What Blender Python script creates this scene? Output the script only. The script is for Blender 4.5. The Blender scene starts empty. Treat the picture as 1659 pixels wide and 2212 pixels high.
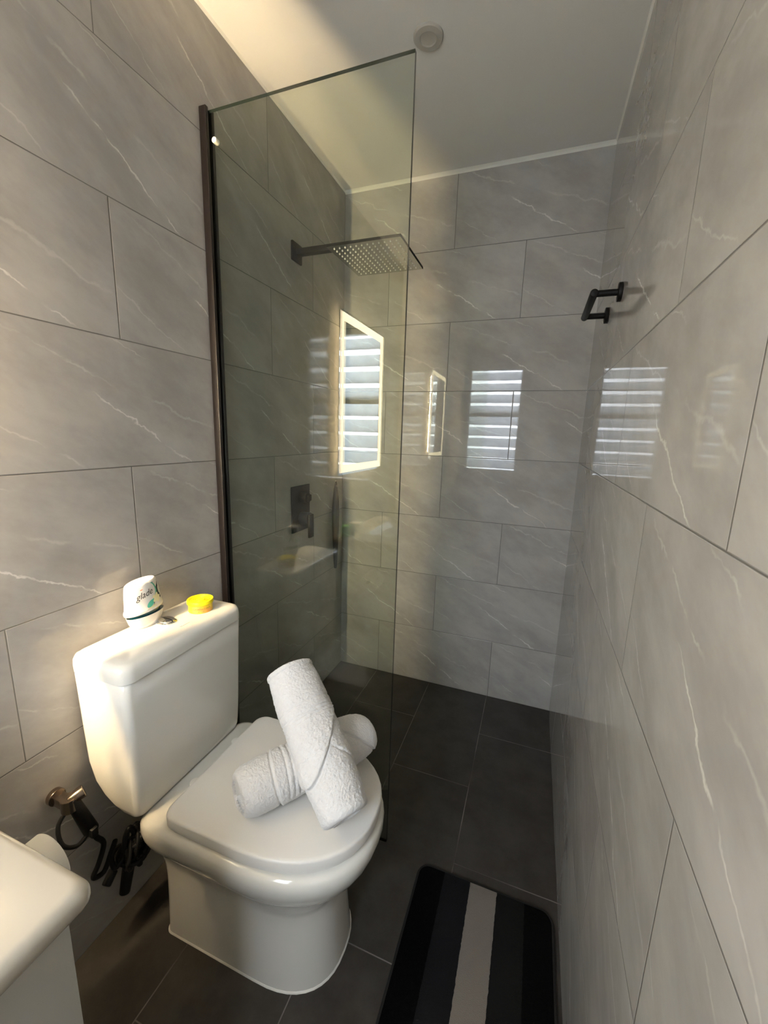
import bpy, bmesh, math, random
from mathutils import Vector, Matrix, noise
random.seed(4)
PI = math.pi
S = bpy.context.scene
C = S.collection

# ---------------------------------------------------------------- camera
cam_d = bpy.data.cameras.new('camera'); cam = bpy.data.objects.new('camera', cam_d); C.objects.link(cam)
cam.location = (0.9446, -1.9439, 1.3007)
cam.rotation_euler = (1.3797, -0.0294, 0.3541)
cam_d.sensor_fit = 'VERTICAL'; cam_d.sensor_height = 36; cam_d.lens = 880.6 / 2212 * 36
cam_d.clip_start = 0.02
S.camera = cam

# ---------------------------------------------------------------- light, exposure
S.view_settings.view_transform = 'Standard'; S.view_settings.look = 'None'
S.view_settings.gamma = 1.0; S.view_settings.use_curve_mapping = False
S.view_settings.exposure = 1.06
LED_BACK = 2600.0; LED_FRONT = 8.6; DAY_W = 50.0
WARM = (1.0, 0.75, 0.43, 1); CREAM = (1.0, 0.82, 0.52, 1)
w = bpy.data.worlds.new('sky'); S.world = w; w.use_nodes = True
w.node_tree.nodes['Background'].inputs[0].default_value = (0.62, 0.80, 1.0, 1)
w.node_tree.nodes['Background'].inputs[1].default_value = 3.0
W = 1.1219; D = 2.7; H = 2.4
WX0, WX1, WZ0, WZ1 = 0.20, 0.76, 0.922, 2.010
ld = bpy.data.lights.new('daylight', 'AREA'); ld.shape = 'RECTANGLE'; ld.size = 0.9; ld.size_y = 1.4
ld.energy = DAY_W; ld.color = (0.92, 0.96, 1.0)
lo = bpy.data.objects.new('daylight', ld); C.objects.link(lo)
lo.location = ((WX0+WX1)/2, -D-0.38, 1.55); lo.rotation_euler = (-PI/2, 0, 0); lo.rotation_euler = (PI/2, 0, 0)
# area lamps shine along local -Z; rotating +90 deg about X turns that to +Y (into the room)
lo.rotation_euler = (PI/2, 0, 0)

# ---------------------------------------------------------------- helpers
def link(name, me, mats, parent=None):
    o = bpy.data.objects.new(name, me); C.objects.link(o)
    for m in (mats if isinstance(mats, (list, tuple)) else [mats]): me.materials.append(m)
    if parent is not None: o.parent = parent
    return o
def finish(name, bm, mats, parent=None, smooth=None, kind=None):
    bmesh.ops.recalc_face_normals(bm, faces=bm.faces)
    me = bpy.data.meshes.new(name); bm.to_mesh(me); bm.free()
    if smooth is not None:
        for p in me.polygons: p.use_smooth = True
        me.set_sharp_from_angle(angle=math.radians(smooth))
    o = link(name, me, mats, parent)
    if kind: o['kind'] = kind
    return o
def thing(name, label, cat, loc=(0, 0, 0), group=None):
    o = bpy.data.objects.new(name, None); C.objects.link(o); o.location = loc
    o.empty_display_size = 0.05
    o['label'] = label; o['category'] = cat
    if group: o['group'] = group
    return o
def tag(o, label, cat, group=None):
    o['label'] = label; o['category'] = cat
    if group: o['group'] = group
    return o
def reparent_keep(o, root):
    o.parent = root; o.matrix_parent_inverse = Matrix.Translation(-Vector(root.location))
def box(bm, x0, x1, y0, y1, z0, z1, bev=0, seg=2, mi=0):
    vs = [bm.verts.new((x, y, z)) for x in (x0, x1) for y in (y0, y1) for z in (z0, z1)]
    f = [(0,1,3,2),(4,6,7,5),(0,4,5,1),(2,3,7,6),(0,2,6,4),(1,5,7,3)]
    fs = [bm.faces.new([vs[i] for i in q]) for q in f]
    for a in fs: a.material_index = mi
    if bev:
        es = list({e for a in fs for e in a.edges})
        bmesh.ops.bevel(bm, geom=es, offset=bev, segments=seg, profile=0.5, affect='EDGES')
def boxo(name, dims, mats, parent=None, bev=0, seg=2, kind=None):
    bm = bmesh.new(); box(bm, *dims, bev=bev, seg=seg)
    return finish(name, bm, mats, parent, smooth=40 if bev else None, kind=kind)
def frame_of(d):
    d = Vector(d).normalized()
    a = Vector((0, 0, 1)) if abs(d.z) < .95 else Vector((1, 0, 0))
    u = d.cross(a).normalized(); return d, u, u.cross(d).normalized()
def cyl(bm, a, b, r0, r1=None, n=32, caps=True, mi=0, bev=0):
    a, b = Vector(a), Vector(b); r1 = r0 if r1 is None else r1
    d, u, v = frame_of(b-a); L = (b-a).length
    st = [(0, r0), (L, r1)]
    if bev: st = [(0, r0-bev), (bev*.3, r0-bev*.3), (bev, r0), (L-bev, r1), (L-bev*.3, r1-bev*.3), (L, r1-bev)]
    rings = [[bm.verts.new(a + d*t + (u*math.cos(2*PI*k/n)+v*math.sin(2*PI*k/n))*r) for k in range(n)] for t, r in st]
    loft(bm, rings, caps, mi)
def loft(bm, rings, caps=True, mi=0, capmi=None):
    n = len(rings[0])
    for A, B in zip(rings, rings[1:]):
        for k in range(n):
            f = bm.faces.new((A[k], A[(k+1) % n], B[(k+1) % n], B[k])); f.material_index = mi
    if caps:
        for r_ in (rings[0], rings[-1]):
            f = bm.faces.new(r_); f.material_index = mi if capmi is None else capmi
def lathe(bm, prof, c=(0, 0, 0), n=48, sy=1.0, mi=0, caps=True):
    rings = [[bm.verts.new((c[0]+r*math.cos(2*PI*k/n), c[1]+r*sy*math.sin(2*PI*k/n), c[2]+z)) for k in range(n)] for r, z in prof]
    loft(bm, rings, caps, mi)
def tube(bm, pts, r, n=12, res=8, mi=0):
    P = [Vector(p) for p in pts]
    path = []
    for i in range(len(P)-1):
        p0 = P[max(i-1, 0)]; p1 = P[i]; p2 = P[i+1]; p3 = P[min(i+2, len(P)-1)]
        for k in range(res):
            t = k/res
            path.append(0.5*((2*p1)+(p2-p0)*t+(2*p0-5*p1+4*p2-p3)*t*t+(3*p1-p0-3*p2+p3)*t**3))
    path.append(P[-1])
    u = None; rings = []
    for i, p in enumerate(path):
        d = (path[min(i+1, len(path)-1)]-path[max(i-1, 0)]).normalized()
        if u is None: _, u, _v = frame_of(d)
        u = (u - d*u.dot(d)).normalized(); v = d.cross(u)
        rings.append([bm.verts.new(p+(u*math.cos(2*PI*k/n)+v*math.sin(2*PI*k/n))*r) for k in range(n)])
    loft(bm, rings, True, mi)
def rrect(x0, x1, y0, y1, r, n=8):
    pts = []
    for cx, cy, a0 in ((x1-r, y1-r, 0), (x0+r, y1-r, PI/2), (x0+r, y0+r, PI), (x1-r, y0+r, 1.5*PI)):
        for k in range(n+1):
            a = a0+PI/2*k/n; pts.append((cx+r*math.cos(a), cy+r*math.sin(a)))
    return pts

# ---------------------------------------------------------------- materials
class NT:
    def __init__(s, name):
        s.m = bpy.data.materials.new(name); s.m.use_nodes = True
        s.t = s.m.node_tree; s.b = s.t.nodes['Principled BSDF']; s.out = s.t.nodes['Material Output']
    def n(s, ty, **kw):
        a = s.t.nodes.new(ty)
        for k, v in kw.items(): setattr(a, k, v)
        return a
    def put(s, sock, v):
        if isinstance(v, bpy.types.NodeSocket): s.t.links.new(v, sock)
        elif v is not None: sock.default_value = v
    def M(s, op, a, b=None, c=None, clamp=False):
        q = s.n('ShaderNodeMath', operation=op, use_clamp=clamp)
        s.put(q.inputs[0], a); s.put(q.inputs[1], b); s.put(q.inputs[2], c)
        return q.outputs[0]
    def pos(s):
        g = s.n('ShaderNodeNewGeometry'); x = s.n('ShaderNodeSeparateXYZ'); s.t.links.new(g.outputs['Position'], x.inputs[0])
        return g.outputs['Position'], x.outputs
    def comb(s, x, y, z):
        q = s.n('ShaderNodeCombineXYZ'); s.put(q.inputs[0], x); s.put(q.inputs[1], y); s.put(q.inputs[2], z); return q.outputs[0]
    def noise(s, vec, scale, detail=3, rough=.5):
        q = s.n('ShaderNodeTexNoise'); q.inputs['Scale'].default_value = scale; q.inputs['Detail'].default_value = detail
        q.inputs['Roughness'].default_value = rough
        if vec is not None: s.t.links.new(vec, q.inputs['Vector'])
        return q.outputs['Fac']
    def ss(s, v, a, b):          # smoothstep
        q = s.n('ShaderNodeMapRange', interpolation_type='SMOOTHSTEP'); s.put(q.inputs[0], v)
        q.inputs[1].default_value = a; q.inputs[2].default_value = b; return q.outputs[0]
    def mix(s, f, a, b):
        q = s.n('ShaderNodeMix', data_type='RGBA'); s.put(q.inputs[0], f); s.put(q.inputs[6], a); s.put(q.inputs[7], b); return q.outputs[2]
    def bump(s, h, strength, dist):
        q = s.n('ShaderNodeBump'); q.inputs['Strength'].default_value = strength; q.inputs['Distance'].default_value = dist
        s.put(q.inputs['Height'], h); s.t.links.new(q.outputs[0], s.b.inputs['Normal']); return q
    def setp(s, col=None, rough=None, metal=None, spec=None, coat=None):
        if col is not None: s.put(s.b.inputs['Base Color'], col)
        if rough is not None: s.put(s.b.inputs['Roughness'], rough)
        if metal is not None: s.b.inputs['Metallic'].default_value = metal
        if spec is not None: s.b.inputs['Specular IOR Level'].default_value = spec
        if coat is not None: s.b.inputs['Coat Weight'].default_value = coat; s.b.inputs['Coat Roughness'].default_value = .05
        return s
def simple(name, col, rough=.5, metal=0, spec=.5, coat=0, bump=0, bscale=80, var=0):
    m = NT(name); c = (*col, 1)
    tc = m.n('ShaderNodeTexCoord').outputs['Object']
    if var:
        f = m.noise(tc, bscale*.2, 3); c = m.mix(f, tuple(x*(1-var) for x in col)+(1,), tuple(min(1, x*(1+var)) for x in col)+(1,))
    m.setp(c, rough, metal, spec, coat)
    if bump: m.bump(m.noise(tc, bscale, 3), .5, bump)
    return m.m
def emis(name, col, st):
    m = NT(name); m.setp((0, 0, 0, 1), .5); m.b.inputs['Emission Color'].default_value = col; m.b.inputs['Emission Strength'].default_value = st
    return m

TILE_A = (0.335, 0.320, 0.308, 1); TILE_B = (0.455, 0.442, 0.420, 1); VEIN = (0.66, 0.65, 0.62, 1)
def tile_mat(name, axis, u0, sign, odd_shift):
    m = NT(name); P, xyz = m.pos()
    u = m.M('MULTIPLY', m.M('SUBTRACT', xyz[axis], u0), sign); z = xyz[2]
    row = m.M('FLOOR', m.M('DIVIDE', z, .3))
    par = m.M('FLOORED_MODULO', row, 2.0)
    sh = m.M('MULTIPLY', par, .3) if odd_shift else m.M('MULTIPLY', m.M('SUBTRACT', 1.0, par), .3)
    us = m.M('ADD', u, sh)
    tid = m.M('FLOOR', m.M('DIVIDE', us, .6))
    a = m.M('FLOORED_MODULO', us, .6); v = m.M('FLOORED_MODULO', z, .3)
    e = m.M('MINIMUM', m.M('MINIMUM', a, m.M('SUBTRACT', .6, a)), m.M('MINIMUM', v, m.M('SUBTRACT', .3, v)))
    seed = m.M('ADD', m.M('MULTIPLY', tid, 7.31), m.M('MULTIPLY', row, 3.77))
    loc = m.comb(a, v, seed)
    # cloudy base, streaked down to the right
    rot = m.comb(m.M('ADD', m.M('MULTIPLY', a, .6), m.M('MULTIPLY', v, -.10)), m.M('ADD', m.M('MULTIPLY', v, 1.0), m.M('MULTIPLY', a, .40)), m.M('MULTIPLY', seed, .13))
    cl = m.noise(rot, 7, 5, .62); cl2 = m.noise(rot, 34, 4, .6)
    base = m.mix(m.ss(m.M('ADD', m.M('MULTIPLY', cl, .85), m.M('MULTIPLY', cl2, .15)), .28, .74), TILE_A, TILE_B)
    wob = m.M('MULTIPLY', m.M('SUBTRACT', m.noise(loc, 16, 4, .6), .5), .05)
    brk = m.noise(m.comb(a, v, m.M('MULTIPLY', seed, 1.7)), 14, 3)
    def vein(ua, va, ub, vb, wid, k):
        sl = (vb-va)/(ub-ua)
        line = m.M('ADD', m.M('MULTIPLY', m.M('SUBTRACT', a, ua), sl), va)
        d = m.M('ABSOLUTE', m.M('ADD', m.M('SUBTRACT', v, line), wob))
        f = m.M('SUBTRACT', 1.0, m.ss(d, 0.0, wid))
        mk = m.M('MULTIPLY', m.ss(a, ua-.02, ua+.03), m.M('SUBTRACT', 1.0, m.ss(a, ub-.03, ub+.01)))
        bk = m.ss(brk, .34, .56)
        return m.M('MULTIPLY', m.M('MULTIPLY', f, mk), m.M('MULTIPLY', bk, k))
    vs = [vein(.23, .165, .50, .0, .0042, 1.0), vein(.03, .29, .30, .185, .0045, .35), vein(.36, .17, .60, .09, .006, .28),
          vein(.27, .30, .36, .262, .003, .45), vein(.0, .12, .20, .0, .004, .35), vein(.05, .25, .50, .02, .022, .07)]
    f = vs[0]
    for q in vs[1:]: f = m.M('MAXIMUM', f, q)
    col = m.mix(f, base, VEIN)
    gr = m.M('SUBTRACT', 1.0, m.ss(e, .0007, .0014))
    col = m.mix(gr, col, (0.13, 0.125, 0.118, 1))
    m.setp(col, m.M('ADD', .022, m.M('MULTIPLY', gr, .5)), 0, .43)
    hgt = m.M('ADD', m.M('MULTIPLY', m.ss(e, .0005, .0022), .0006), m.M('MULTIPLY', m.noise(loc, 45, 2), .000012))
    m.bump(hgt, 1.0, 1.0)
    return m.m
M_left = tile_mat('grey_veined_tile_left', 1, -1.2026, 1, False)
M_back = tile_mat('grey_veined_tile_back', 0, .5288, 1, False)
M_right = tile_mat('grey_veined_tile_right', 1, -1.483, -1, True)
M_rear = tile_mat('grey_veined_tile_rear', 0, .5288, 1, False)

def floor_mat():
    m = NT('dark_floor_tile'); P, xyz = m.pos()
    x = m.M('SUBTRACT', xyz[0], .2245); y = xyz[1]
    colm = m.M('FLOOR', m.M('DIVIDE', x, .3)); par = m.M('FLOORED_MODULO', colm, 2.0)
    ys = m.M('ADD', m.M('ADD', y, .588), m.M('MULTIPLY', m.M('SUBTRACT', 1.0, m.M('SUBTRACT', 1.0, par)), .0))
    ys = m.M('ADD', m.M('ADD', y, .588), m.M('MULTIPLY', m.M('SUBTRACT', 1.0, par), .3))
    a = m.M('FLOORED_MODULO', x, .3); b = m.M('FLOORED_MODULO', ys, .6)
    e = m.M('MINIMUM', m.M('MINIMUM', a, m.M('SUBTRACT', .3, a)), m.M('MINIMUM', b, m.M('SUBTRACT', .6, b)))
    cl = m.noise(P, 9, 5, .65)
    col = m.mix(m.ss(cl, .3, .7), (.030, .026, .023, 1), (.052, .047, .042, 1))
    gr = m.M('SUBTRACT', 1.0, m.ss(e, .0009, .0018))
    dirt = m.ss(m.noise(P, 5, 2), .38, .6)
    col = m.mix(gr, col, m.mix(dirt, (.06, .054, .05, 1), (.17, .15, .14, 1)))
    m.setp(col, .42, 0, .35)
    m.bump(m.M('ADD', m.M('MULTIPLY', m.ss(e, .0006, .0025), .0008), m.M('MULTIPLY', m.noise(P, 180, 3), .0002)), .8, 1.0)
    return m.m
M_floor = floor_mat()
M_ceil = simple('ceiling_white_paint', (.84, .83, .80), .42, spec=.4, bump=.0004, bscale=60)
M_trim = simple('white_sealant_cove', (.82, .81, .76), .4)
M_ceramic = simple('white_glazed_ceramic', (.78, .76, .70), .10, spec=.5, coat=.4)
M_seat = simple('matt_white_plastic', (.78, .76, .72), .34, spec=.45)
M_dark = simple('shadow_gap', (.05, .05, .045), .8)
M_black = simple('matt_black_metal', (.006, .006, .0065), .5, spec=.2)
M_blackp = simple('black_plastic', (.007, .007, .008), .5, spec=.25)
M_chrome = simple('chrome', (.78, .77, .76), .10, metal=1)
M_bronze = simple('dull_bronze_chrome', (.30, .24, .19), .22, metal=1)
M_channel = simple('dark_brown_anodised_channel', (.008, .006, .0065), .45, spec=.3)
M_white_pl = simple('white_plastic', (.82, .80, .76), .28)
M_counter = simple('cream_glazed_basin_top', (.50, .455, .375), .12, coat=.3)
M_cabinet = simple('white_cabinet_laminate', (.50, .49, .45), .4, var=.05, bscale=30)
M_paper = simple('tissue_paper', (.84, .81, .74), .9, bump=.0006, bscale=300)
M_fit = simple('ceiling_fitting_white', (.52, .50, .46), .5)
M_steel = simple('brushed_steel_face', (.50, .50, .48), .17, metal=1, bump=.0001, bscale=900)
M_alu = simple('window_frame_paint', (.55, .55, .54), .4)
M_silicone = simple('white_silicone_bead', (.80, .78, .72), .45)
M_text = simple('print_black', (.03, .03, .035), .5)
M_orange = simple('print_red', (.75, .20, .10), .5)
M_teal = simple('print_teal', (.10, .55, .40), .4)
M_navy = simple('print_dark_navy', (.01, .03, .045), .3)
M_gel = simple('teal_gel', (.01, .075, .09), .2)
M_petal = simple('print_pale_petals', (.86, .84, .55), .5)
M_yellow = simple('yellow_plastic_lid', (.93, .80, .015), .32)
M_brown = simple('print_brown', (.30, .13, .03), .5)
M_green = simple('green_liquid_soap', (.20, .72, .04), .3)
M_cream = simple('cream_card', (.92, .84, .70), .6)
def tin_mat():
    m = NT('printed_tin_side'); tc = m.n('ShaderNodeTexCoord').outputs['Object']
    f = m.noise(tc, 45, 3, .6)
    m.setp(m.mix(m.ss(f, .42, .62), (.92, .68, .03, 1), (.85, .40, .08, 1)), .3); return m.m
M_tin = tin_mat()
def towel_mat():
    m = NT('white_terry_cotton'); tc = m.n('ShaderNodeTexCoord').outputs['Object']
    n1 = m.noise(tc, 330, 3, .7); n2 = m.noise(tc, 110, 3, .6)
    m.setp(m.mix(n2, (.66, .65, .64, 1), (.76, .755, .75, 1)), .95, 0, .15)
    m.b.inputs['Sheen Weight'].default_value = .35
    m.bump(m.M('ADD', m.M('MULTIPLY', n1, .6), n2), .7, .003); return m.m
M_towel = towel_mat()
def clear_mat(name, tint, refl_tint=(1, 1, 1, 1), rough=0.0, f0=.040):
    m = NT(name); t = m.t; t.nodes.remove(m.b)
    lw = m.n('ShaderNodeLayerWeight'); lw.inputs[0].default_value = .5
    F = m.M('ADD', m.M('MULTIPLY', m.M('POWER', lw.outputs['Facing'], 5.0), 1-f0), f0)
    tr = m.n('ShaderNodeBsdfTransparent'); tr.inputs[0].default_value = tint
    gl = m.n('ShaderNodeBsdfGlossy'); gl.inputs['Roughness'].default_value = rough; gl.inputs[0].default_value = refl_tint
    mx = m.n('ShaderNodeMixShader'); t.links.new(F, mx.inputs[0]); t.links.new(tr.outputs[0], mx.inputs[1]); t.links.new(gl.outputs[0], mx.inputs[2])
    t.links.new(mx.outputs[0], m.out.inputs[0]); return m.m
M_glass = clear_mat('clear_toughened_glass', (.88, .905, .865, 1))
M_gedge = simple('polished_glass_edge', (.035, .05, .042), .08, spec=.8)
M_clearpl = clear_mat('clear_plastic', (.93, .95, .93, 1))
def frosted():
    m = NT('frosted_louvre_glass'); t = m.t; t.nodes.remove(m.b)
    a = m.n('ShaderNodeBsdfTranslucent'); a.inputs[0].default_value = (.84, .86, .88, 1)
    b = m.n('ShaderNodeBsdfDiffuse'); b.inputs[0].default_value = (.5, .52, .53, 1)
    mx = m.n('ShaderNodeMixShader'); mx.inputs[0].default_value = .3
    t.links.new(a.outputs[0], mx.inputs[1]); t.links.new(b.outputs[0], mx.inputs[2]); t.links.new(mx.outputs[0], m.out.inputs[0]); return m.m
M_frost = frosted()
M_mirror = simple('silvered_mirror', (.93, .94, .93), .0, metal=1)
M_band = emis('frosted_band_lit', CREAM, LED_FRONT).m
M_led = emis('led_strip_lit', WARM, LED_BACK).m
def mat_mat():
    m = NT('striped_bath_mat_pile'); P, xyz = m.pos()
    x = m.M('SUBTRACT', xyz[0], MX0); t_ = m.M('DIVIDE', x, (MX1-MX0)/5)
    wob = m.M('MULTIPLY', m.M('SUBTRACT', m.noise(P, 90, 2), .5), .05); t_ = m.M('ADD', t_, wob)
    r = m.n('ShaderNodeValToRGB'); r.color_ramp.interpolation = 'CONSTANT'
    cols = [(.0018, .0018, .002, 1), (.011, .011, .0125, 1), (.19, .17, .148, 1), (.011, .011, .011, 1), (.0025, .0025, .0025, 1)]
    el = r.color_ramp.elements; el[0].position = 0; el[0].color = cols[0]; el[1].position = .2; el[1].color = cols[1]
    for k in (2, 3, 4): q = el.new(k*.2); q.color = cols[k]
    m.t.links.new(m.M('DIVIDE', t_, 5.0), r.inputs[0])
    m.setp(r.outputs[0], .95, 0, .05); m.bump(m.noise(P, 600, 2), .8, .002); return m.m

# ---------------------------------------------------------------- room shell
T = .06
def struct(name, dims, mat, bev=0):
    return boxo(name, dims, mat, kind='structure', bev=bev)
struct('floor', (-T, W+T, -D-T, T, -T, 0), M_floor)
struct('ceiling', (-T, W+T, -D-T, T, H, H+T), M_ceil)
struct('wall_left', (-T, 0, -D, 0, 0, H), M_left)
struct('wall_back', (-T, W+T, 0, T, 0, H), M_back)
struct('wall_right', (W, W+T, -D, 0, 0, H), M_right)
bm = bmesh.new()
for d in ((-T, WX0, -D-T, -D, 0, H), (WX1, W+T, -D-T, -D, 0, H), (WX0, WX1, -D-T, -D, 0, WZ0), (WX0, WX1, -D-T, -D, WZ1, H)): box(bm, *d)
finish('wall_rear', bm, M_rear, kind='structure')
def cove(name, a, b, inward, t=.012):
    a, b, i = Vector(a), Vector(b), Vector(inward)
    bm = bmesh.new(); up = Vector((0, 0, -1))
    prof = [Vector((0, 0, 0)), i*t, i*t*.45+up*t*.45, up*t]
    rings = [[bm.verts.new(p+q) for q in prof] for p in (a, b)]
    loft(bm, rings); return finish(name, bm, M_trim, kind='structure')
cove('trim_1', (0, 0, H), (W, 0, H), (0, -1, 0)); cove('trim_2', (W, 0, H), (W, -D, H), (-1, 0, 0), .006); cove('trim_3', (0, 0, H), (0, -D, H), (1, 0, 0), .006)

# louvred window in the rear wall: seen only in reflections
bm = bmesh.new(); f = .022
for d in ((WX0, WX0+f, -D-.05, -D+.006, WZ0, WZ1), (WX1-f, WX1, -D-.05, -D+.006, WZ0, WZ1), (WX0+f, WX1-f, -D-.05, -D+.006, WZ0, WZ0+f), (WX0+f, WX1-f, -D-.05, -D+.006, WZ1-f, WZ1)): box(bm, *d)
win = finish('window_1', bm, M_alu, kind='structure')
NS = 9; pitch = (WZ1-WZ0-2*f)/NS
for k in range(NS):
    zc = WZ0+f+pitch*(k+.5); bm = bmesh.new()
    h = pitch*.39; dy = .035
    vs = [(-D-.03+dy, zc-h), (-D-.03-dy, zc+h)]
    rings = []
    for x in (WX0+f, WX1-f):
        (ya, za), (yb, zb) = vs; nx, nz = (zb-za), -(yb-ya); L = math.hypot(nx, nz); nx, nz = nx/L*.0025, nz/L*.0025
        rings.append([bm.verts.new((x, ya-nx, za-nz)), bm.verts.new((x, ya+nx, za+nz)), bm.verts.new((x, yb+nx, zb+nz)), bm.verts.new((x, yb-nx, zb-nz))])
    loft(bm, rings); finish('louvre_blade', bm, M_frost, win)

boxo('window_rail', (WX0+f, WX1-f, -D-.045, -D-.012, 1.508, 1.545), M_alu, win)

# ---------------------------------------------------------------- lit mirror above the basin (seen in the shower screen)
MY0, MY1, MZ0, MZ1, MX = -2.27, -1.685, 1.085, 1.87, .034
mir = thing('lit_mirror', 'tall rectangular wall mirror with glowing warm border and backlight, seen reflected in the shower glass', 'mirror', (0, (MY0+MY1)/2, (MZ0+MZ1)/2))
def M_(o): reparent_keep(o, mir); return o
M_(boxo('mirror_glass', (MX-.005, MX, MY0, MY1, MZ0, MZ1), M_mirror, bev=.001, seg=1))
bm = bmesh.new(); i0, i1 = .012, .050
def ring_band(bm, x0, x1, a, b):
    o_ = [(MY0+a, MZ0+a), (MY1-a, MZ0+a), (MY1-a, MZ1-a), (MY0+a, MZ1-a)]; i_ = [(MY0+b, MZ0+b), (MY1-b, MZ0+b), (MY1-b, MZ1-b), (MY0+b, MZ1-b)]
    rr = []
    for x, pts in ((x0, o_), (x1, o_), (x1, i_), (x0, i_)): rr.append([bm.verts.new((x, y, z)) for y, z in pts])
    rr.append(rr[0])
    for A, B in zip(rr, rr[1:]):
        for k in range(4): bm.faces.new((A[k], A[(k+1) % 4], B[(k+1) % 4], B[k]))
ring_band(bm, MX-.002, MX+.0008, i0, i1)
M_(finish('light_border', bm, M_band))
bm = bmesh.new(); q = .064
box(bm, .001, MX-.006, MY0+q, MY1-q, MZ0+q, MZ1-q)
M_(finish('backing_box', bm, M_white_pl))
bm = bmesh.new(); s0 = .0105; s1 = .0155; t = .0015; c_ = .0028
k = MZ0+q+.008
while k < MZ1-q:
    box(bm, s0, s1, MY1-q, MY1-q+t, k-c_, k+c_); box(bm, s0, s1, MY0+q-t, MY0+q, k-c_, k+c_); k += .0165
k = MY0+q+.008
while k < MY1-q:
    box(bm, s0, s1, k-c_, k+c_, MZ1-q, MZ1-q+t); box(bm, s0, s1, k-c_, k+c_, MZ0+q-t, MZ0+q); k += .0165
M_(finish('led_strip', bm, M_led))

# ---------------------------------------------------------------- shower screen
GY = -.898
scr = thing('shower_screen', 'frameless clear glass shower panel held by a dark wall channel beside the toilet', 'shower screen', (0, GY, 0))
bm = bmesh.new(); box(bm, .012, .608, GY-.005, GY+.005, .0, 2.148)
bmesh.ops.recalc_face_normals(bm, faces=bm.faces)
for fa in bm.faces:
    if abs(fa.normal.y) < .5: fa.material_index = 1
reparent_keep(finish('glass_panel', bm, [M_glass, M_gedge]), scr)
bm = bmesh.new()
box(bm, .0005, .024, GY-.0165, GY-.0055, 0, 2.156, bev=.002); box(bm, .0005, .024, GY+.0055, GY+.0165, 0, 2.156, bev=.002); box(bm, .0005, .011, GY-.006, GY+.006, 0, 2.156)
reparent_keep(finish('wall_channel', bm, M_channel, smooth=40), scr)
bm = bmesh.new(); cyl(bm, (.040, GY-.0075, 2.075), (.040, GY+.0075, 2.075), .0075, bev=.001, n=24)
reparent_keep(finish('hole_plug', bm, M_white_pl, smooth=40), scr)

# ---------------------------------------------------------------- shower fittings
AY = -.436; AZ = 1.975
sh = thing('rain_shower', 'square flat rain shower head on a black arm from the left tiled wall', 'shower head', (0, AY, AZ))
SH = lambda o: (reparent_keep(o, sh), o)[1]
SH(boxo('wall_flange', (.0, .010, AY-.034, AY+.034, AZ-.034, AZ+.034), M_black, bev=.003))
bm = bmesh.new(); box(bm, .008, .345, AY-.014, AY+.014, AZ-.011, AZ+.011, bev=.003); box(bm, .315, .340, AY-.012, AY+.012, 1.942, AZ-.009)
SH(finish('arm', bm, M_black, smooth=40))
HX0, HX1, HY0, HY1, HZ = .206, .476, AY-.138, AY+.138, 1.920
bm = bmesh.new(); box(bm, HX0, HX1, HY0, HY1, HZ, HZ+.009, bev=.0012, seg=1)
bmesh.ops.recalc_face_normals(bm, faces=bm.faces)
for fa in bm.faces:
    if fa.normal.z > -.9 : fa.material_index = 0
    else: fa.material_index = 1
SH(finish('head_plate', bm, [M_black, M_steel]))
nz0 = None; rest = bmesh.new(); cnt = 0
for i in range(12):
    for j in range(12):
        x = HX0+.022+(HX1-HX0-.044)*i/11; y = HY0+.022+(HY1-HY0-.044)*j/11
        if j < 8 or (j == 8 and i < 4):
            if nz0 is None:
                bm = bmesh.new(); lathe(bm, [(.0028, .0012), (.0028, -.0015), (.0020, -.0028), (.0008, -.0030)], n=12)
                nz0 = SH(finish('nozzle', bm, M_white_pl, smooth=50)); o = nz0
            else:
                o = nz0.copy(); C.objects.link(o)
            o.location = (x, y, HZ)
        else: lathe(rest, [(.0028, .0012), (.0028, -.0015), (.0020, -.0028), (.0008, -.0030)], (x, y, HZ), n=12)
SH(finish('nozzle', rest, M_white_pl, smooth=50, kind='stuff'))

mx = thing('shower_mixer', 'black rectangular shower mixer plate with diverter knob and lever on the left wall behind glass', 'shower mixer', (0, -.422, .967))
MXR = lambda o: (reparent_keep(o, mx), o)[1]
MXR(boxo('cover_plate', (0, .008, -.493, -.351, .868, 1.068), M_black, bev=.002))
bm = bmesh.new(); cyl(bm, (.006, -.422, 1.015), (.042, -.422, 1.015), .024, bev=.002); MXR(finish('diverter_base', bm, M_black, smooth=40))
MXR(boxo('diverter_handle', (.034, .050, -.432, -.405, 1.003, 1.030), M_black, bev=.003))
bm = bmesh.new(); cyl(bm, (.006, -.422, .925), (.050, -.422, .925), .028, bev=.002); MXR(finish('lever_base', bm, M_black, smooth=40))
MXR(boxo('lever', (.048, .060, -.440, -.404, .842, .946), M_black, bev=.004))

# long dark tapered thing hanging near the shower corner
bm = bmesh.new()
prof = [(.003, .0), (.0075, .004), (.0095, .03), (.014, .12), (.0175, .22), (.0185, .30), (.0155, .36), (.009, .43), (.004, .455), (.002, .458)]
lathe(bm, prof, (0, 0, 0), n=24)
o = finish('bath_brush_handle', bm, M_channel, smooth=60); o.location = (.019, -.115, .60)
tag(o, 'long slender dark tapered handle hanging upright beside the shower corner, behind glass', 'brush')

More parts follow.
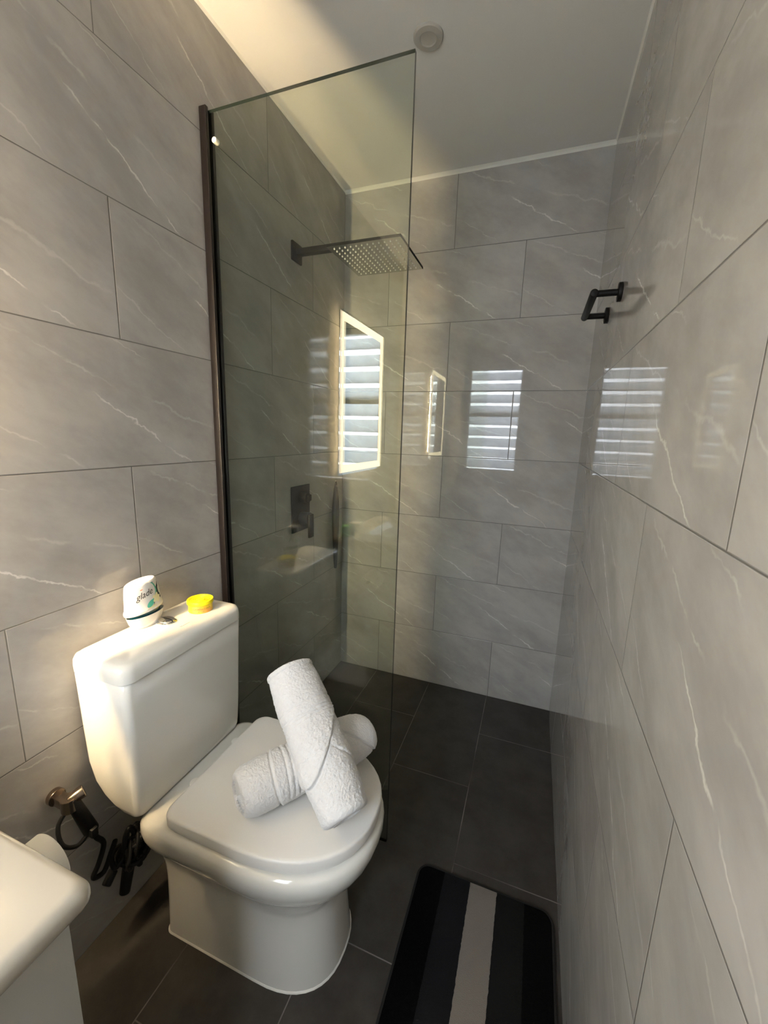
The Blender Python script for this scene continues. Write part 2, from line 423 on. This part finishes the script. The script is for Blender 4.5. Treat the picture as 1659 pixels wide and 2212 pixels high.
# towel bar on the right wall
BZ = 1.692; BX = W-.068
tb = thing('towel_bar', 'short matt black bar holder with two round flanges on the right tiled wall', 'towel bar', (W, -.5, BZ))
TB = lambda o: (reparent_keep(o, tb), o)[1]
for y in (-.612, -.382):
    bm = bmesh.new(); cyl(bm, (W, y, BZ), (W-.010, y, BZ), .024, bev=.0015, n=40); TB(finish('flange', bm, M_black, smooth=40))
    bm = bmesh.new(); cyl(bm, (W-.008, y, BZ), (BX, y, BZ), .0085, n=24); TB(finish('post', bm, M_black, smooth=40))
bm = bmesh.new(); cyl(bm, (BX, -.625, BZ), (BX, -.369, BZ), .0105, n=28, bev=.003); TB(finish('bar', bm, M_black, smooth=40))

# ceiling fitting
bm = bmesh.new(); lathe(bm, [(.042, 0), (.042, -.004), (.039, -.007), (.024, -.008), (.022, -.006), (.021, -.0055), (.001, -.005)])
o = finish('ceiling_light', bm, M_fit, smooth=35); o.location = (.553, -.618, H); tag(o, 'small round unlit ceiling fitting above the top of the shower glass', 'ceiling light')

# ---------------------------------------------------------------- toilet
YC = -1.205
toi = thing('toilet', 'white close-coupled ceramic toilet with closed lid standing in front of the glass screen', 'toilet', (.35, YC, 0))
TO = lambda o: (reparent_keep(o, toi), o)[1]
def dshape(xb, xf, hw, rc=.03, fl=.24, p=2.25, n=22):
    """outline, counter-clockwise: back corners rounded, superelliptic nose"""
    pts = []
    x0 = xf-fl
    for k in range(n+1):
        a = -PI/2+PI*k/n; c, s = math.cos(a), math.sin(a)
        pts.append((x0+fl*abs(c)**(2/p), YC+hw*math.copysign(abs(s)**(2/p), s)))
    for k in range(5): pts.append((x0-(x0-xb-rc)*(k+1)/6, YC+hw))
    for cy, a0 in ((YC+hw-rc, PI/2), (YC-hw+rc, PI)):
        for k in range(7):
            a = a0+PI/2*k/6; pts.append((xb+rc+rc*math.cos(a), cy+rc*math.sin(a)))
        if a0 == PI/2:
            for k in range(4): pts.append((xb, YC+hw-rc-(2*hw-2*rc)*(k+1)/5))
    for k in range(5): pts.append((xb+rc+(x0-xb-rc)*(k+1)/6, YC-hw))
    return pts
def dl(bm, secs, mi=0):
    rings = [[bm.verts.new((x, y, z)) for x, y in dshape(*a)] for z, a in secs]
    loft(bm, rings, True, mi); return rings
bm = bmesh.new()
secs = [(.0, (.150, .604, .132, .02, .18, 2.5)), (.03, (.150, .602, .130, .02, .18, 2.5)), (.10, (.150, .596, .127, .02, .18, 2.5)), (.17, (.150, .592, .125, .02, .18, 2.5)),
        (.205, (.149, .592, .126, .02, .18, 2.5)), (.222, (.148, .596, .128, .02, .18, 2.5)), (.24, (.146, .606, .132, .02, .18, 2.6)), (.26, (.145, .624, .141, .03, .22)), (.29, (.143, .650, .160, .035, .235)),
        (.32, (.142, .668, .175, .04, .245)), (.345, (.142, .680, .184, .04, .25)), (.37, (.142, .687, .189, .04, .25)), (.388, (.144, .687, .189, .04, .25)),
        (.398, (.148, .683, .185, .04, .25)), (.4025, (.156, .674, .176, .04, .25))]
dl(bm, secs)
o = TO(finish('bowl', bm, M_ceramic, smooth=60))
bm = bmesh.new(); ring = []
for (dx, z) in ((-.003, .0), (.0025, .0), (.0025, .0015), (-.001, .005)):
    ring.append([bm.verts.new((x, y, z)) for x, y in dshape(.150-dx, .604+dx, .132+dx, .02, .18, 2.5)])
loft(bm, ring, False); TO(finish('silicone_bead', bm, M_silicone, smooth=50))
def slab(name, z0, z1, xb, xf, hw, rc, fl, mat, e=.006):
    bm = bmesh.new(); S_ = []
    for k in range(4):
        a = PI/2*k/3; S_.append((z0+e*.5*(1-math.sin(a)), (xb+e*.5*(1-math.cos(PI/2-a)) if 0 else xb, xf, hw, rc, fl)))
    S_ = [(z0, (xb+e*.5, xf-e*.5, hw-e*.5, rc, fl)), (z0+e*.4, (xb, xf, hw, rc, fl)), (z1-e, (xb, xf, hw, rc, fl)), (z1-e*.45, (xb+e*.18, xf-e*.18, hw-e*.18, rc, fl)),
          (z1-e*.1, (xb+e*.6, xf-e*.6, hw-e*.6, rc, fl)), (z1, (xb+e*1.3, xf-e*1.3, hw-e*1.3, rc, fl)), (z1+.0015, (xb+.05, xf-.05, hw-.05, rc, fl-.03))]
    dl(bm, S_); return TO(finish(name, bm, mat, smooth=50))
slab('seat', .403, .414, .235, .672, .176, .03, .245, M_seat, .003)
slab('lid', .416, .444, .228, .680, .183, .032, .25, M_seat)
for sy in (-1, 1):
    bm = bmesh.new(); cyl(bm, (.222, YC+sy*.075, .403), (.222, YC+sy*.075, .432), .012, bev=.002); TO(finish('hinge', bm, M_seat, smooth=40))
# cistern
CY = -1.219
def rl(bm, secs, mi=0, n=8):
    rings = [[bm.verts.new((x, y, z)) for x, y in rrect(*a, n=n)] for z, a in secs]; loft(bm, rings, True, mi)
bm = bmesh.new()
def cs(z, xb, xf, hw, r=.017): return (z, (xb, xf, CY-hw, CY+hw, r))
rl(bm, [cs(.4035, .118, .160, .168, .02), cs(.408, .098, .164, .171, .02), cs(.42, .074, .1665, .173), cs(.44, .048, .168, .1745), cs(.47, .026, .1695, .176), cs(.52, .014, .171, .178),
        cs(.60, .012, .173, .180), cs(.70, .012, .176, .183), cs(.752, .012, .1775, .1845), cs(.756, .016, .174, .181)])
TO(finish('cistern', bm, M_ceramic, smooth=60))
bm = bmesh.new()
rl(bm, [cs(.757, .014, .176, .183, .025), cs(.759, .008, .182, .188, .028), cs(.775, .007, .1825, .189, .03), cs(.787, .008, .181, .188, .03), cs(.795, .012, .177, .184, .028), cs(.7995, .021, .168, .175, .024), cs(.801, .04, .149, .155, .02)])
TO(finish('cistern_lid', bm, M_ceramic, smooth=60))
bm = bmesh.new(); lathe(bm, [(.027, 0), (.027, .003), (.024, .005), (.0235, .0045)], (.082, CY+.012, .8005), n=40, sy=.8)
bt = TO(finish('flush_ring', bm, M_chrome, smooth=35))
for s_ in (-1, 1):
    bm = bmesh.new(); rings = []
    for (k_, z) in ((1, 0.003), (1, .0075), (.8, .0095), (.3, .0102)):
        pts = [((.0215*k_)*math.sin(PI*j/16), s_*(.001+(.0165*k_)*math.cos(PI*j/16)) if False else 0) for j in range(17)]
        rings.append([bm.verts.new((.082+.0205*k_*math.cos(PI*j/16), CY+.012+s_*(.0012+.0165*k_*math.sin(PI*j/16)), .8005+z)) for j in range(17)])
    loft(bm, rings); TO(finish('flush_button', bm, M_chrome, smooth=35))
bm = bmesh.new(); z = .8012   # small printed maker's mark, too small to read
box(bm, .1375, .1385, CY+.012, CY+.034, z-.0003, z); box(bm, .1365, .1395, CY+.008, CY+.0095, z-.0003, z); box(bm, .134, .1385, CY+.006, CY+.0068, z-.0003, z)
TO(finish('printed_mark', bm, M_text))

# ---------------------------------------------------------------- rolled towels
def ss(t): t = max(0, min(1, t)); return t*t*(3-2*t)
def towel(name, a, b, up, r, kind, label):
    a, b = Vector(a), Vector(b); d = (b-a); L = d.length; d.normalize()
    u = Vector(up) - d*Vector(up).dot(d); u.normalize(); v = d.cross(u)      # u: upper side
    bm = bmesh.new(); NL, NT_ = 260, 200; rings = []
    for i in range(NL+1):
        t = i/NL; ring = []
        for k in range(NT_):
            th = 2*PI*k/NT_; c, s = math.cos(th), math.sin(th)
            ru, rv = r*.90, r*1.06
            # taper
            if kind == 'A': wsc = .92+.12*ss(t/.3)-.12*ss((t-.72)/.28)*.9; eL, eR = .012, .006
            else: wsc = .98+.05*math.sin(PI*t)-.05*ss((t-.8)/.2); eL, eR = .03, .05
            rad = wsc
            # wrap edges: radius steps along helical lines
            if kind == 'A':
                e1 = (t-.45) - .22*math.sin(th-.3) ; rad += .085*ss(e1/.010) - .05*ss(e1/.22) - .05*math.exp(-((e1+.004)/.007)**2)
                e2 = (t-.40) + .15*math.sin(th); rad += (.05*ss(e2/.01) - .05*ss(e2/.2) - .03*math.exp(-((e2+.004)/.007)**2))*ss((math.sin(th)-.05)/.2)
                for q in (.60, .622, .645, .70): rad -= .040*math.exp(-((t-q-.01*math.sin(th))/.005)**2)
                rad += .03*ss((t-.955)/.006) - .02*math.exp(-((t-.950)/.004)**2)
            else:
                e1 = (t-.24) + .05*math.sin(th+.6); rad += .08*ss(e1/.010) - .04*ss(e1/.2) - .05*math.exp(-((e1+.004)/.007)**2)
                e2 = (t-.80) - .16*math.sin(th-.7); rad += .075*ss(e2/.010) - .05*math.exp(-((e2+.004)/.007)**2)
                for q in (.30, .34, .375): rad -= .05*math.exp(-((t-q+.03*math.sin(th))/.008)**2)*ss((math.cos(th-.3)+.2)/.5)
            x = t*L
            if x < eL: rad *= math.sqrt(max(0, 1-((eL-x)/eL)**2))*.28+.72
            if L-x < eR: rad *= math.sqrt(max(0, 1-((eR-(L-x))/eR)**2))*.45+.55
            p = a + d*x + u*(c*ru*rad) + v*(s*rv*rad)
            nn = noise.noise(p*18+Vector((3, 1, 7)))*.0035 + noise.noise(p*120)*.0008 + noise.noise(p*330)*.0014
            p += (u*c+v*s)*nn
            # sag where it lies on the lid
            if p.z < .4455: p.z = .4455 + (p.z-.4455)*.02
            ring.append(bm.verts.new(p))
        rings.append(ring)
    loft(bm, rings, False)
    # rolled ends: rings step inward as a spiral of layers
    for ring, dr in ((rings[0], -d), (rings[-1], d)):
        cen = sum((q.co for q in ring), Vector())/len(ring); prev = ring
        for j in range(1, 12):
            f = 1-j/12.5; cur = []
            for k, q in enumerate(ring):
                ph = j+k/len(ring)
                off = (.0035*math.sin(ph*2*PI/2.0) - .006*(j > 1)*(1-f))
                if kind == 'B' and dr is not d: off += .010*(1-f)
                pp = cen+(q.co-cen)*f + dr*(off)
                if pp.z < .4455: pp.z = .4455
                cur.append(bm.verts.new(pp))
            for k in range(len(ring)): bm.faces.new((prev[k], prev[(k+1) % len(ring)], cur[(k+1) % len(ring)], cur[k]))
            prev = cur
        bm.faces.new(prev)
    o = finish(name, bm, M_towel, smooth=80)
    return tag(o, label, 'towel', 'rolled white towels on the toilet lid')
towel('rolled_towel', (.395, -1.325, .4985), (.585, -1.026, .4985), (0, 0, 1), .056, 'B', 'white rolled towel lying flat on the toilet lid underneath the other one')
towel('rolled_towel', (.640, -1.278, .492), (.399, -1.125, .697), (0, 0, 1), .056, 'A', 'white rolled towel propped up at a slant across the other one on the toilet lid')

# ---------------------------------------------------------------- things on the cistern
def wrap_text(body, size, cx, cy, z0, rx, ry, a0, mat, parent, name, shear=0, tilt=0, off=.0006, sx=1, yfun=None, bold=0):
    """text laid round an upright elliptic body; a0 = angle of its middle"""
    cu = bpy.data.curves.new('t', 'FONT'); cu.body = body; cu.size = size; cu.align_x = 'CENTER'; cu.shear = shear; cu.offset = bold
    to = bpy.data.objects.new('t', cu); C.objects.link(to)
    dg = bpy.context.evaluated_depsgraph_get(); me = bpy.data.meshes.new_from_object(to.evaluated_get(dg))
    bpy.data.objects.remove(to)
    bm = bmesh.new(); bm.from_mesh(me); bmesh.ops.triangulate(bm, faces=bm.faces)
    wrapv(bm, cx, cy, z0, rx, ry, a0, off, tilt, sx)
    return finish(name, bm, mat, parent)
def wrapv(bm, cx, cy, z0, rx, ry, a0, off=.0006, tilt=0, sx=1, taper=None):
    for vtx in bm.verts:
        x, z = vtx.co.x*sx, vtx.co.y
        x, z = x*math.cos(tilt)-z*math.sin(tilt), x*math.sin(tilt)+z*math.cos(tilt)
        # arc length along the ellipse from a0
        a = a0; n = 10; st = x/n
        for _ in range(n): a += st/math.hypot(rx*math.sin(a), ry*math.cos(a))
        k = TAPER(z0+z)
        vtx.co = (cx+(rx*k+off)*math.cos(a), cy+(ry*k+off)*math.sin(a), z0+z)
TAPER = lambda z: 1.0
ZT = .8005
GX, GYY, GR = .046, -1.236, math.radians(0)
gl = thing('air_freshener', 'white oval gel air freshener with script lettering on the cistern lid beside the flush button', 'air freshener', (GX, GYY, ZT))
GL = lambda o: (setattr(o, 'parent', gl), o)[1]
bm = bmesh.new(); ry = .046; rat = .52
def el(bm, prof, mi=0): # prof radii along y; x radius = rat*
    rings = [[bm.verts.new((r*rat*math.cos(2*PI*k/64), r*math.sin(2*PI*k/64), z)) for k in range(64)] for r, z in prof]; loft(bm, rings, True, mi)
el(bm, [(.034, .0), (.038, .002), (.045, .016), (.0495, .030), (.0505, .033), (.0485, .033), (.044, .018), (.035, .006), (.002, .005)])
GL(finish('base_dish', bm, M_white_pl, smooth=50))
bm = bmesh.new(); el(bm, [(.038, .006), (.041, .020), (.041, .050)]); GL(finish('gel_block', bm, M_gel, smooth=50))
bm = bmesh.new()
tp = [(.0520, .0405), (.0528, .044), (.0520, .048), (.0500, .051), (.0485, .062), (.0460, .085), (.0430, .105), (.0410, .113), (.037, .1160), (.032, .1145), (.001, .1130)]
el(bm, tp); GL(finish('cover', bm, M_white_pl, smooth=50))
def TAPER(z):
    pr = [(.048, .0500), (.060, .0486), (.085, .0460), (.105, .0430), (.113, .0410)]
    if z <= pr[0][0]: return 1
    for (z0, r0), (z1, r1) in zip(pr, pr[1:]):
        if z <= z1: return (r0+(r1-r0)*(z-z0)/(z1-z0))/.050
    return .041/.050
RX, RY = .050*rat, .050
def disc_print(pts, z0, a0, mat, name, off):
    bm = bmesh.new(); cx = sum(p[0] for p in pts)/len(pts); cy = sum(p[1] for p in pts)/len(pts)
    rings = [[bm.verts.new((cx+(x-cx)*f, cy+(y-cy)*f, 0)) for x, y in pts] for f in (1, .75, .5, .25, .02)]
    loft(bm, rings); wrapv(bm, 0, 0, z0, RX, RY, a0, off)
    return GL(finish(name, bm, mat, smooth=60))
def oval(cx, cy, rx_, ry_, rot=0, n=28, wob=0, wn=5):
    P_ = []
    for k in range(n):
        a = 2*PI*k/n; r_ = 1+wob*math.cos(wn*a); x, y = rx_*r_*math.cos(a), ry_*r_*math.sin(a)
        P_.append((cx+x*math.cos(rot)-y*math.sin(rot), cy+x*math.sin(rot)+y*math.cos(rot)))
    return P_
disc_print([(.016, .0), (.052, .0), (.052, .060), (.026, .062), (.0195, .05), (.022, .03)], .049, -.13, M_navy, 'dark_print', .0002)
disc_print(oval(.015, .040, .0205, .023), .049, -.13, M_teal, 'swirl_print', .0004)
disc_print(oval(.006, .041, .024, .0245), .049, -.13, M_white_pl, 'white_print', .0007)
disc_print(oval(.008, .010, .0125, .007, .55), .049, -.13, M_teal, 'leaf_print', .0010)
disc_print(oval(.028, .018, .012, .011, 0, wob=.25), .049, -.13, M_petal, 'flower_print', .0011)
disc_print(oval(.010, -.0005, .014, .0028, .12), .049, -.13, M_petal, 'petal_print', .0012)
disc_print(oval(-.012, .053, .0042, .0011, .10), .049, -.13, M_orange, 'brand_print', .0012)
GL(wrap_text('glade', .0225, 0, 0, .081, RX, RY, -0.22, M_text, None, 'lettering', shear=.35, tilt=.12, off=.0014))
for ch in gl.children:      # the cover sits slightly raised and tipped over the gel
    if ch.name.split('.')[0] not in ('base_dish', 'gel_block'): ch.location.z = .0035; ch.rotation_euler.x = .065

TAPER = lambda z: 1.0
TX, TY = .106, -1.114
tin = thing('scent_tin', 'round yellow-lidded air freshener tin on the far end of the cistern lid', 'tin', (TX, TY, ZT))
TN = lambda o: (setattr(o, 'parent', tin), o)[1]
bm = bmesh.new(); lathe(bm, [(.0305, 0), (.0315, .001), (.0315, .024), (.030, .0245)]); TN(finish('can', bm, M_tin, smooth=40))
bm = bmesh.new()
pr = [(.0330, .0225), (.0345, .024), (.0345, .031), (.0335, .033), (.0305, .033), (.0295, .0315)]
for rr_ in (.026, .0215, .017, .0125): pr += [(rr_+.0012, .0315), (rr_+.0006, .0292), (rr_-.0010, .0292), (rr_-.0016, .0315)]
pr += [(.001, .032)]
lathe(bm, pr, n=64); TN(finish('lid', bm, M_yellow, smooth=35))
a0 = -.75
TN(wrap_text('CALIFORNIA SCENTS', .0062, 0, 0, .0115, .0315, .0315, a0, M_brown, None, 'lettering', off=.0003, sx=.9))
bm = bmesh.new(); box(bm, -.007, .007, 0, .0013, 0, .0001); wrapv(bm, 0, 0, .0055, .0315, .0315, a0, .0003); TN(finish('small_print', bm, M_text))

# ---------------------------------------------------------------- basin unit (near left)
VZ = .765; VX = .495; VY = -1.685; VY2 = -2.34
van = thing('basin_unit', 'cream basin top on a white cabinet at the lower left edge of the photo', 'vanity', (.25, -2.0, 0))
VN = lambda o: (reparent_keep(o, van), o)[1]
bm = bmesh.new()
def vr(z, e, ex=0): return (z, (.0005, VX-e, VY2+e, VY-e, .016))
S_ = []
for k in range(7):
    a = PI/2*k/6; S_.append(vr(VZ-.036+.03*(1-math.cos(a)) if False else VZ-.036+.016*(1-math.cos(a)), .014*(1-math.sin(a))))
for k in range(1, 8):
    a = PI/2*k/7; S_.append(vr(VZ-.016+.016*math.sin(a), .014*(1-math.cos(a))))
bowl = [(VZ, (.12, VX-.075, VY2+.10, VY-.14, .06)), (VZ-.004, (.124, VX-.079, VY2+.104, VY-.144, .06)), (VZ-.03, (.135, VX-.09, VY2+.12, VY-.16, .06)), (VZ-.044, (.17, VX-.12, VY2+.16, VY-.2, .05))]
rl(bm, S_+bowl)
VN(finish('basin_top', bm, M_counter, smooth=50))
VN(boxo('cabinet', (.0005, .455, VY2+.03, VY-.018, .0, VZ-.034), M_cabinet, bev=.002))
for k, (ya, yb) in enumerate(((VY2+.035, (VY+VY2)/2-.0015), ((VY+VY2)/2+.0015, VY-.020))):
    VN(boxo('door', (.456, .470, ya, yb, .06, VZ-.040), M_cabinet, bev=.0015))
# toilet roll on the side of the cabinet
rx_, ry_, rz_, rr_ = .242, -1.648, .580, .046
rl_ = thing('toilet_roll', 'white toilet roll peeking out behind the basin top corner', 'toilet roll', (rx_, ry_, rz_))
bm = bmesh.new(); n = 64; rings = []
for x, r_ in ((-.045, .018), (-.045, rr_-.002), (-.043, rr_), (.046, rr_), (.048, rr_-.002), (.048, .018)):
    rings.append([bm.verts.new((r_*math.cos(2*PI*k/n), x, r_*math.sin(2*PI*k/n))) for k in range(n)])
rings.append(rings[0]); loft(bm, rings, False); o = finish('paper', bm, M_paper, smooth=40); o.parent = rl_
hold = bmesh.new(); cyl(hold, (rx_, VY-.0175, rz_+.0095), (rx_, -1.592, rz_+.0095), .007, n=20)
o = finish('roll_holder', hold, M_black, smooth=40); tag(o, 'black bar holding the toilet roll on the side of the basin cabinet', 'toilet roll holder')
# green soap and cream card, seen in the shower screen
sp = thing('soap_bottle', 'clear pump bottle half full of green soap, seen reflected in the shower glass', 'soap bottle', (.052, -1.735, VZ))
bm = bmesh.new(); lathe(bm, [(.026, .0005), (.028, .003), (.028, .105), (.024, .122), (.011, .132), (.011, .138)]); finish('bottle', bm, M_clearpl, sp, smooth=50)
bm = bmesh.new(); lathe(bm, [(.025, .002), (.0268, .004), (.0268, .056)]); finish('liquid', bm, M_green, sp, smooth=50)
bm = bmesh.new(); lathe(bm, [(.013, .136), (.013, .152), (.005, .154), (.005, .172), (.011, .173), (.011, .184)]); cyl(bm, (0, 0, .179), (.04, 0, .176), .005, n=14); finish('pump', bm, M_blackp, sp, smooth=50)
o = boxo('soap_box', (.045, .105, -1.835, -1.775, VZ+.0005, VZ+.062), M_cream, bev=.001, seg=1); tag(o, 'small cream box beside the green soap, seen reflected in the shower glass', 'box')

# ---------------------------------------------------------------- bidet spray and stop valve, left of the toilet
bs = thing('bidet_spray', 'black hand bidet spray hanging in a wall holder left of the cistern', 'bidet spray', (0, -1.45, .47))
BS = lambda o: (reparent_keep(o, bs), o)[1]
bm = bmesh.new(); cyl(bm, (0, -1.462, .478), (.012, -1.462, .478), .018, bev=.001); box(bm, .008, .045, -1.474, -1.450, .465, .488, bev=.004); cyl(bm, (.05, -1.462, .462), (.05, -1.462, .492), .016, n=24)
BS(finish('wall_holder', bm, M_bronze, smooth=40))
bm = bmesh.new(); cyl(bm, (.050, -1.462, .484), (.062, -1.436, .492), .0125, .0140, n=28, bev=.002); BS(finish('spray_head', bm, M_bronze, smooth=40))
bm = bmesh.new(); cyl(bm, (.054, -1.460, .490), (.056, -1.428, .372), .0125, .0155, n=28, bev=.003); box(bm, .060, .078, -1.441, -1.425, .368, .392, bev=.004)
BS(finish('handle', bm, M_blackp, smooth=40))
bm = bmesh.new(); tube(bm, [(.052, -1.462, .470), (.046, -1.486, .440), (.060, -1.490, .400), (.062, -1.465, .372), (.058, -1.440, .372)], .0045); BS(finish('trigger', bm, M_blackp, smooth=60))
bm = bmesh.new()
pts = [(.056, -1.427, .374), (.056, -1.420, .345), (.060, -1.408, .315), (.060, -1.424, .275), (.058, -1.438, .250), (.060, -1.415, .240), (.062, -1.395, .275), (.066, -1.385, .300),
       (.060, -1.395, .262), (.064, -1.392, .225), (.066, -1.370, .235), (.068, -1.362, .285), (.072, -1.350, .305), (.070, -1.340, .270), (.066, -1.348, .220)]
for k in range(120):
    a = k*.75; pts.append((.070+.020*math.sin(k*1.3), -1.338+(.026+.012*math.sin(k*.37))*math.cos(a), .236+(.030+.012*math.cos(k*.29))*math.sin(a*1.0+.4)))
pts += [(.06, -1.345, .205), (.058, -1.335, .234)]
tube(bm, pts, .0058, n=10, res=5); BS(finish('hose', bm, M_blackp, smooth=60))
vl = thing('stop_valve', 'black angle stop valve low on the wall under the coiled spray hose', 'valve', (0, -1.345, .18))
VL = lambda o: (reparent_keep(o, vl), o)[1]
bm = bmesh.new(); cyl(bm, (0, -1.345, .185), (.006, -1.345, .185), .024, bev=.001); cyl(bm, (.004, -1.345, .185), (.060, -1.345, .185), .013, bev=.002); cyl(bm, (.045, -1.345, .178), (.045, -1.345, .225), .010, bev=.002); VL(finish('valve_body', bm, M_blackp, smooth=40))
bm = bmesh.new(); cyl(bm, (.050, -1.348, .178), (.058, -1.372, .118), .0145, .0125, n=24, bev=.004); VL(finish('valve_handle', bm, M_blackp, smooth=40))
bm = bmesh.new(); cyl(bm, (.048, -1.385, .205), (.055, -1.412, .190), .011, bev=.003); VL(finish('side_knob', bm, M_blackp, smooth=40))

# ---------------------------------------------------------------- bath mat
MX0, MX1, MYB, MYF, MH = .730, 1.108, -.928, -1.53, .012
M_mat = mat_mat()
bm = bmesh.new(); rings = []
for z, e in ((.0005, .002), (.003, 0), (MH-.004, 0), (MH-.001, .002), (MH, .006), (MH-.0005, .010), (MH+.001, .016), (MH+.001, .04)):
    rings.append([bm.verts.new((x, y, z)) for x, y in rrect(MX0+e, MX1-e, MYF+e, MYB-e, max(.034-e*.6, .01), n=10)])
loft(bm, rings)
o = finish('bath_mat', bm, M_mat, smooth=50); tag(o, 'dark striped bath mat with beige middle stripe on the floor by the right wall', 'bath mat')
bm = bmesh.new(); rings = []
for z, e in ((.0005, -.002), (.009, -.002), (.0125, .001), (.0125, .0045), (.0005, .0045)):
    rings.append([bm.verts.new((x, y, z)) for x, y in rrect(MX0+e, MX1-e, MYF+e, MYB-e, .034-e, n=10)])
rings.append(rings[0]); loft(bm, rings, False)
finish('edge_binding', bm, simple('black_binding', (.004, .004, .004), .8), o, smooth=50)
bpy.context.view_layer.update()
